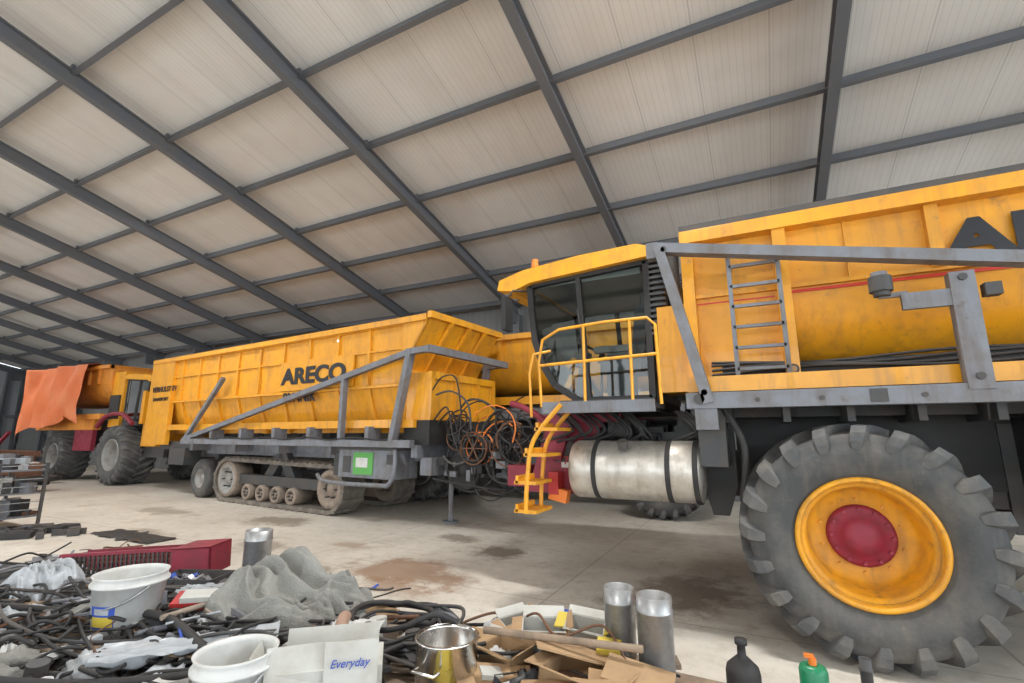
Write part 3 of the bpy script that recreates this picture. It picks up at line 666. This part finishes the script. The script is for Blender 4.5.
for i in range(20):
    b.box((random.uniform(-12.8,-11.4),random.uniform(3.9,4.8),.06),(random.uniform(.1,.5),random.uniform(.05,.2),.1),random.choice([DGR,GRY,DGR,BLK]),(0,0,random.random()*3))
b.obj("scrap_steel_heap")
b=B(); 
for i in range(3):
    r=.42; b.lathe((-21.6+.25*i,7.0+.2*i,.02+.15*i),(0,0,1),[(r,0),(r+.08,.02),(r+.1,.08),(r+.08,.14),(r,.16),(r-.1,.14),(r-.12,.08),(r-.1,.02),(r,0)],BLK,32)
b.obj("tyre_stack")
b=B(); vs=[];nn=20
for i in range(nn+1):
    for j in range(8): vs.append((-11.2+1.9*i/nn+.1*noise.noise(Vector((i*.3,j,0))),4.75+.5*j/7+.14*noise.noise(Vector((i*.5,j*.3,5))),.012+.05*abs(noise.noise(Vector((i*.5,j*.6,2))))))
b.add(vs,[(i*8+j,(i+1)*8+j,(i+1)*8+j+1,i*8+j+1) for i in range(nn) for j in range(7)],BLK,True); b.obj("black_tarpaulin")

# ------------------------------------------------------------ FOREGROUND bench with junk
TZ=.75
wb=empty("workbench")
b=B()
b.add([(-5.6,.55,TZ),(.45,.75,TZ),(.45,2.46,TZ),(-2.2,2.52,TZ),(-5.6,2.62,TZ),(-5.6,.55,TZ-.04),(.45,.75,TZ-.04),(.45,2.46,TZ-.04),(-2.2,2.52,TZ-.04),(-5.6,2.62,TZ-.04)],
  [(0,1,2,3,4),(9,8,7,6,5),(0,5,6,1),(1,6,7,2),(2,7,8,3),(3,8,9,4),(4,9,5,0)],WOOD)
b.obj("bench_top",wb)
b=B()
for x in(-5.4,-3.5,-1.6,.3):
    for y in(.85,2.3): b.bx(x-.04,x+.04,y-.04,y+.04,0,TZ-.04,WOOD)
    b.bx(x-.03,x+.03,.85,2.3,TZ-.16,TZ-.04,WOOD)
b.obj("bench_legs",wb)

def bucket(name,x,y,z,rt,rb,h,label=None):
    e=empty(name); b=B()
    b.lathe((x,y,z),(0,0,1),[(0,.005),(rb,0),(rb+.003,.01),(rt,h-.05),(rt+.012,h-.05),(rt+.012,h-.04),(rt,h-.035),(rt+.002,h-.01),(rt+.008,h),(rt-.004,h),(rt-.008,h-.02),(rb-.006,.015),(0,.015)],WHT,40)
    b.obj("shell",e)
    b=B(); b.tube([(x+math.cos(t)*(rt+.02)*1.0,y-.9*math.sin(t)*(rt+.02)*.9-.0,z+h-.05-math.sin(t)*.10) for t in [PI*i/20 for i in range(21)]],.005,STL,6); b.obj("handle",e)
    if label:
        b=B(); n=8
        def ring(z0,z1,m,a0,a1,push):
            vs=[]
            for i in range(n+1):
                a=math.radians(a0+(a1-a0)*i/n)
                for zz in(z0,z1):
                    rr=rb+(rt-rb)*(zz/(h-.05))+push; vs.append((x+math.cos(a)*rr,y+math.sin(a)*rr,z+zz))
            b.add(vs,[(2*i,2*i+2,2*i+3,2*i+1) for i in range(n)],m,True)
        ring(.08,.19,BLU,-95,-45,.002); ring(.09,.14,label,-93,-47,.003); ring(.15,.18,BAG,-85,-55,.003)
        b.obj("label",e)
bucket("plastic_bucket",-3.12,1.55,TZ,.165,.135,.32,YBX)
bucket("plastic_bucket",-1.80,1.28,TZ,.135,.115,.27)
b=B(Matrix.Translation((-3.88,2.10,TZ+.08))@Matrix.Rotation(math.radians(28),4,'Z')@Matrix.Rotation(math.radians(-3),4,'Y'))
b.bx(-.62,.22,-.1,-.085,0,.02,MAR); b.bx(-.62,.22,-.1,.14,0,.012,DGR); b.bx(-.62,.22,.125,.14,0,.17,MAR); b.bx(-.62,.22,-.105,-.075,.17,.19,MAR)
for i in range(27): x=-.61+i*.031; b.bx(x,x+.010,-.1,-.085,0,.18,DGR)
for z in(.04,.08,.12,.15): b.bx(-.62,.2,-.096,-.088,z,z+.006,RUST)
b.bx(.16,.42,-.13,-.11,-.0,.19,MAR); b.bx(.16,.42,-.13,.14,.18,.192,MAR); b.bx(.41,.42,-.13,.14,0,.19,MAR)
b.bx(-.5,-.4,-.05,.1,-.08,0,WOOD); b.bx(.2,.3,-.05,.1,-.08,0,WOOD)
b.obj("maroon_grille_channel")
def pipe(name,x,y,r,h,m=STL,tilt=0):
    b=B(Matrix.Translation((x,y,TZ+.002))@Matrix.Rotation(tilt,4,'Y'))
    b.lathe((0,0,0),(0,0,1),[(r,0),(r,h*.82),(r+.004,h*.83),(r+.004,h*.85),(r,h*.86),(r,h),(r-.005,h),(r-.005,0),(r,0)],m,36)
    b.obj(name)
pipe("steel_flue_pipe",-3.22,2.37,.088,.39)
pipe("steel_flue_pipe",-.64,2.32,.068,.37); pipe("steel_flue_pipe",-.475,2.27,.074,.37)
pipe("thin_steel_tube",.27,2.36,.02,.23,DGR)
def cloth(name,cx,cy,rx,ry,H,m,seed,rz=0,n=130):
    b=B(Matrix.Translation((cx,cy,TZ))@Matrix.Rotation(rz,4,'Z')); vs=[]
    sa=lambda t: math.sqrt(t*t+.006)
    for i in range(n+1):
        for j in range(n+1):
            u=2*i/n-1; v=2*j/n-1
            x=u*math.sqrt(1-v*v/2); y=v*math.sqrt(1-u*u/2); r=math.hypot(x,y); a=math.atan2(y,x)
            w=Vector((noise.noise(Vector((x*1.2,y*1.2,seed))),noise.noise(Vector((x*1.2,y*1.2,seed+9))),0))*.8
            edge=1+.22*noise.noise(Vector((math.cos(a)*1.8,math.sin(a)*1.8,seed)))
            p=Vector((x,y,0))+w
            ridge=1-sa(noise.noise(Vector((p.x*2.4,p.y*1.0,seed+3))))*2.8
            ridge2=1-sa(noise.noise(Vector((p.x*1.4+p.y*3.8,p.y*1.2-p.x,seed+5))))*3
            ridge3=1-sa(noise.noise(Vector((p.x*5-p.y*2,p.y*6,seed+6))))*3
            dome=max(0,1-r**3)
            z=H*(dome*.62+.26*ridge*(.35+.65*dome)+.20*ridge2*(.25+dome)+.05*ridge3*(.3+dome))
            z+=H*.35*noise.noise(Vector((x*1.1,y*1.1,seed+8)))*(.4+dome)
            z*=min(1,(1.02-r)*7+.05)
            vs.append((x*rx*edge+.05*w.x,y*ry*edge+.04*w.y,max(.012,z)))
    b.add(vs,[(i*(n+1)+j,(i+1)*(n+1)+j,(i+1)*(n+1)+j+1,i*(n+1)+j+1) for i in range(n) for j in range(n)],m,True); return b.obj(name)
cloth("crumpled_jacket",-2.46,2.08,.54,.36,.33,RAG,7.7,.35,150)
b=B(); x,y=-1.22,1.80
b.lathe((x,y,TZ+.0),(0,0,1),[(0,.004),(.122,0),(.125,.01),(.125,.235),(.132,.242),(.122,.245),(.120,.23),(.119,.012),(0,.012)],SST,44)
b.tube([(x-.05,y-.125,TZ+.16),(x-.05,y-.16,TZ+.16),(x+.05,y-.16,TZ+.16),(x+.05,y-.125,TZ+.16)],.006,SST,8)
b.tube([(x-.04,y+.12,TZ+.25),(x-.1,y+.05,TZ+.29),(x-.2,y-.0,TZ+.25)],.012,BLK,8,5)
b.obj("stainless_pot")
e=empty("paper_carton")
MT=Matrix.Translation((-1.56,1.50,TZ))@Matrix.Rotation(math.radians(40),4,'Z')
b=B(MT)
b.bx(-.2,.2,-.09,.12,.002,.20,CARTON)
b.box((.09,-.105,.2),(.19,.006,.19),CARTON,(-.12,0,0)); b.box((-.11,-.08,.20),(.2,.006,.17),CARTON,(-.35,0,.1)); b.box((0,.14,.22),(.36,.006,.1),CARTON,(-.3,0,0)); b.box((-.24,.02,.2),(.006,.18,.12),CARTON,(0,-.5,0))
b.obj("carton_body",e)
p=MT@Vector((.015,-.118,.215))
text("Everyday",p,(PI/2-.12,0,math.radians(40)),.038,1,BLU,"handwriting",e,off=.0003,ext=.0005,shear=.3)
b=B(); random.seed(21)
for k in range(10):
    pts=[];r=random.uniform(.20,.36);ph=random.uniform(0,6)
    for i in range(20):
        t=ph+i*.36; pts.append((-1.72+.12*noise.noise(Vector((k*1.7,.3,0)))+math.cos(t)*r*1.15+.05*noise.noise(Vector((i*.5,k,0))),2.12+math.sin(t)*r*.85+.04*noise.noise(Vector((i*.5,k,8))),TZ+.015+.014*k+.04*noise.noise(Vector((i*.4,k,4)))))
    b.tube(pts,.010 if k%3 else .014,random.choice([BLK,DGR,DGR,GRY,BRNZ]),6,4)
b.obj("cable_coil")
b=B()
for (p0,p1) in (((-2.15,1.95,TZ+.06),(-1.78,1.55,TZ+.10)),((-2.0,2.02,TZ+.12),(-1.68,1.66,TZ+.20))):
    P0,P1=Vector(p0),Vector(p1); n=60
    pts=[P0.lerp(P1,i/n)+Vector((0,0,.03*math.sin(PI*i/n))) for i in range(n+1)]
    b.tube(pts,lambda i:.030 if i%4<2 else .024,TAN,12)
b.obj("ribbed_hose")
b=B(); b.cyl((-1.14,1.96,TZ+.225),(-.5,2.14,TZ+.20),.015,WOOD,n=14); b.obj("wooden_broom_handle")
def carton(b,T_,w,d,h,m,flap=.6,ins=CRD):
    c=B(T_); t=.006
    for (a) in ((-w/2,w/2,-d/2,-d/2+t),(-w/2,w/2,d/2-t,d/2),(-w/2,-w/2+t,-d/2,d/2),(w/2-t,w/2,-d/2,d/2)): c.bx(*a,0,h,m)
    c.bx(-w/2,w/2,-d/2,d/2,0,t,ins)
    c.beam((0,-d/2,h),(0,-d/2-d*.4*math.cos(flap),h+d*.4*math.sin(flap)),w*.98,t,m); c.beam((0,d/2,h),(0,d/2+d*.4*math.cos(flap*.6),h+d*.4*math.sin(flap*.6)),w*.98,t,m)
    c.beam((w/2,0,h),(w/2+w*.25*math.cos(flap*1.3),0,h+w*.25*math.sin(flap*1.3)),d*.98,t,ins)
    c.beam((-w/2,0,h),(-w/2-w*.25*math.cos(flap*.3),0,h-w*.2*math.sin(flap*.3)),d*.98,t,ins)
    o=len(b.v); b.v+=c.v
    for f,mi,s_ in zip(c.f,c.mi,c.sm):
        mm=c.mats[mi]
        if mm not in b.mats: b.mats.append(mm)
        b.f.append([k+o for k in f]); b.mi.append(b.mats.index(mm)); b.sm.append(s_)
b=B(); random.seed(31)
TR=lambda x,y,z,rz,rx=0,ry=0: Matrix.Translation((x,y,TZ+z))@Euler((rx,ry,rz)).to_matrix().to_4x4()
carton(b,TR(-.98,2.24,.02,.4,.15),.2,.15,.17,CARTON,.7)
carton(b,TR(-.72,1.98,.02,-.1,-.1,.1),.28,.2,.12,CRD,.4)
carton(b,TR(-1.16,2.34,.03,.9,.1,-.1),.16,.12,.12,CARTON,.9)
carton(b,TR(-.82,2.33,.04,.2,.2,.1),.18,.12,.16,CARTON,.5,YBX)
carton(b,TR(-.95,1.80,.0,.7,0,.15),.26,.2,.10,CRD,.3)
carton(b,TR(-.55,1.92,.02,.3,.1,.1),.24,.16,.09,CRD,.2)
carton(b,TR(-1.08,2.06,.04,-.3,.1,.0),.2,.14,.10,CRD,.5)
for (x,y,z,dx,dy,dz,m,rz,ry) in [(-.78,2.1,.16,.34,.2,.008,CRD,.5,.25),(-.70,1.85,.14,.40,.12,.012,CRD,.25,-.1),(-.66,2.2,.16,.10,.07,.05,YBX,.2,.1),(-.5,2.05,.14,.26,.2,.008,CRD,.1,.15),(-1.2,2.2,.12,.1,.07,.05,CARTON,.5,.3),(-1.3,2.22,.06,.16,.12,.08,CRD,.2,.1),(-.9,2.38,.19,.08,.06,.04,BLU,.7,.2),(-.45,1.8,.10,.3,.2,.008,CRD,.3,.1),(-1.05,1.6,.05,.3,.2,.008,YBX,.6,.05),(-.98,2.14,.155,.08,.004,.04,YBX,.4,.0)]:
    b.box((x,y,TZ+z),(dx,dy,dz),m,(random.uniform(-.12,.12),ry,rz))
b.tube([(-1.2,2.35,TZ+.1),(-1.0,2.2,TZ+.24),(-.85,2.1,TZ+.2),(-.7,2.25,TZ+.22),(-.55,2.1,TZ+.14)],.006,RUST,6,8)
b.obj("cardboard_boxes")
cloth("plastic_bag",-4.30,1.62,.30,.24,.22,BAG,11.2,0,90)
cloth("plastic_bag",-3.75,1.30,.24,.16,.12,BAG,12.9,1,80)
cloth("plastic_bag",-3.30,1.92,.30,.12,.12,BAG,15.1,.5,80)
def sheet(name,cx,cy,lx,ly,rz,m,amp=.06,z=.08,sd=0):
    b=B(Matrix.Translation((cx,cy,TZ+z))@Matrix.Rotation(rz,4,'Z')); n=30; vs=[]
    for i in range(n+1):
        for j in range(n+1):
            u=i/n-.5;v=j/n-.5; vs.append((u*lx,v*ly,amp*(1-2*abs(noise.noise(Vector((u*4+sd,v*4,sd)))))+amp*.3*noise.noise(Vector((u*10,v*10,sd)))))
    b.add(vs,[(i*(n+1)+j,(i+1)*(n+1)+j,(i+1)*(n+1)+j+1,i*(n+1)+j+1) for i in range(n) for j in range(n)],m,True); b.obj(name)
sheet("plastic_sheet",-2.35,1.45,.2,.7,-.7,BAG,.05,.10,1)
sheet("plastic_sheet",-2.95,1.98,.5,.14,.6,BAG,.04,.12,2)
sheet("paper_sheet",-1.78,1.86,.24,.17,.5,WHT,.03,.14,3)
b=B(Matrix.Translation((-2.85,1.83,TZ+.14))@Matrix.Rotation(.65,4,'Z')); b.box((0,0,0),(.36,.12,.045),RDB,(.3,0,0)); b.box((0,-.03,.03),(.26,.08,.03),CARTON,(.3,0,0)); b.obj("red_white_packet")
b=B(Matrix.Translation((-3.40,2.06,TZ+.01))@Matrix.Rotation(.4,4,'Z')); b.bx(-.2,.2,-.12,.12,0,.02,DGR)
for a in((-.2,-.19,-.12,.12),(.19,.2,-.12,.12),(-.2,.2,-.12,-.11),(-.2,.2,.11,.12)): b.bx(*a,0,.14,DGR)
for i in range(16): b.box((random.uniform(-.15,.15),random.uniform(-.08,.08),.1),(.1,.03,.05),random.choice([GRY,STL,BLU,BLK]),(random.random(),random.random(),random.random()))
b.obj("parts_tray")
b=B(Matrix.Translation((-3.0,2.14,TZ+.01))@Matrix.Rotation(.7,4,'Z')); b.bx(-.17,.17,-.11,.11,0,.10,GRY); b.bx(-.15,.15,-.09,.09,.10,.13,DGR); b.bx(-.06,.06,-.01,.01,.13,.16,BLK); b.obj("tool_case")
# scrap pile: hoses, cables, offcuts, metal bits as one heap
b=B(); random.seed(19)
for k in range(20):
    y0=.95+.05*k
    pts=[(-4.4+.5*i+random.uniform(-.08,.08),min(2.3,y0-.25+.28*math.sin(i*.9+k*.8)+.09*i),TZ+.06+.02*(k%4)+.03*math.sin(i*2+k)) for i in range(6)]
    b.tube(pts,random.choice([.009,.012,.016,.02]),random.choice([BLK,BLK,BLK,DGR]),8,7)
for k in range(14):
    cx,cy=random.uniform(-4.4,-2.0),random.uniform(1.2,1.8); r=random.uniform(.08,.2)
    b.tube([(cx+math.cos(t)*r*1.3,cy+math.sin(t)*r,TZ+.12+.02*math.sin(3*t+k)) for t in [i*.4 for i in range(15)]],.009,BLK,6,3)
random.seed(77)
for (p0,p1,w) in (((-3.3,1.1),(-2.5,1.5),.08),((-1.35,2.0),(-.4,2.36),.09),((-1.0,1.7),(-.35,2.1),.12),((-4.6,1.15),(-3.8,1.45),.09)):
    b.beam((*p0,TZ+.05),(*p1,TZ+.09),w,.02,WOOD)
for i in range(640):
    x=random.uniform(-5.2,-.45); y=random.uniform(.9,2.42)
    if x>-1.1 and y<1.75: continue
    if -4.5<x<-3.3 and y>1.92: continue
    hgt=.02+.11*random.random()*max(0.2,1-abs(y-1.7))
    kind=random.random(); rz=random.uniform(0,PI)
    m=random.choice([DGR,DGR,BLK,BLK,RUST,CARTON,BAG,DGR,CRD,GRY,STL,GRY,BLK,BLK,BRNZ,WOOD,RAG])
    if kind<.42:
        L_=random.uniform(.05,.20); b.box((x,y,TZ+hgt),(L_,random.uniform(.02,.10),random.uniform(.008,.05)),m,(random.uniform(-.4,.4),random.uniform(-.3,.3),rz))
    elif kind<.62:
        L_=random.uniform(.1,.35)/2; d=Vector((math.cos(rz),math.sin(rz),random.uniform(-.15,.15)))*L_; c=Vector((x,y,TZ+hgt+.02)); b.cyl(c-d,c+d,random.uniform(.005,.016),m,n=10)
    elif kind<.8:
        pts=[(x+.14*(j-1.5)*math.cos(rz)+random.uniform(-.06,.06),y+.14*(j-1.5)*math.sin(rz)+random.uniform(-.06,.06),TZ+hgt+.03+random.uniform(-.02,.04)) for j in range(5)]
        b.tube(pts,random.uniform(.004,.010),random.choice([BLK,BLK,DGR,RUST,GRY,BLU if i%5==0 else BLK]),6,5)
    elif kind<.88:
        b.cyl((x,y,TZ+.005),(x+random.uniform(-.02,.02),y,TZ+hgt+.05),random.uniform(.025,.05),m,n=16)
    else:
        b.blob((x,y,TZ+.04),(random.uniform(.06,.13),random.uniform(.05,.1),.06),random.choice([BAG,RAG,RAG,DGR,CRD,WHT]),.55,1.8,i,28,16)
b.obj("scrap_pile")
b=B(); b.lathe((-.15,2.36,TZ+.001),(0,0,1),[(0,.0),(.062,0),(.066,.01),(.066,.10),(.06,.125),(.028,.155),(.017,.165),(.016,.20),(.024,.205),(.024,.225),(0,.225)],BLK,32); b.obj("oil_bottle")
e=empty("spray_can"); b=B(); b.lathe((.10,2.38,TZ+.001),(0,0,1),[(0,0),(.048,0),(.05,.01),(.05,.15),(.044,.165),(.03,.17),(0,.17)],GRN,28); b.obj("can_body",e)
b=B(); b.cyl((.10,2.38,TZ+.17),(.10,2.38,TZ+.195),.014,ORP,n=12); b.box((.09,2.38,TZ+.2),(.035,.018,.012),ORP); b.obj("nozzle",e)

# ------------------------------------------------------------ light
w=bpy.data.worlds.new("World"); bpy.context.scene.world=w; w.use_nodes=True
bg=w.node_tree.nodes["Background"]; bg.inputs[0].default_value=(.88,.95,1,1); bg.inputs[1].default_value=4.2
for i,x in enumerate((-30,-14,-1)):  # added area lights under the roof brighten the hall; no fixtures modelled
    for y in(-6,4.5):
        l=bpy.data.lights.new("fill_light_data",'AREA'); l.shape='RECTANGLE'; l.size=1.5; l.size_y=.3; l.energy=480; l.color=(1,.98,.95)
        o=bpy.data.objects.new("added_fill_light",l); o.location=(x,y,zr(y)-.45); bpy.context.collection.objects.link(o)
c=bpy.data.cameras.new("camera"); c.sensor_width=36; c.lens=478/1024*36; c.clip_end=300
o=bpy.data.objects.new("camera",c); o.location=(0,0,1.8); o.rotation_euler=(math.radians(90+11.07),0,math.radians(27.1))
bpy.context.collection.objects.link(o); bpy.context.scene.camera=o
bpy.context.scene.view_settings.view_transform='Standard'
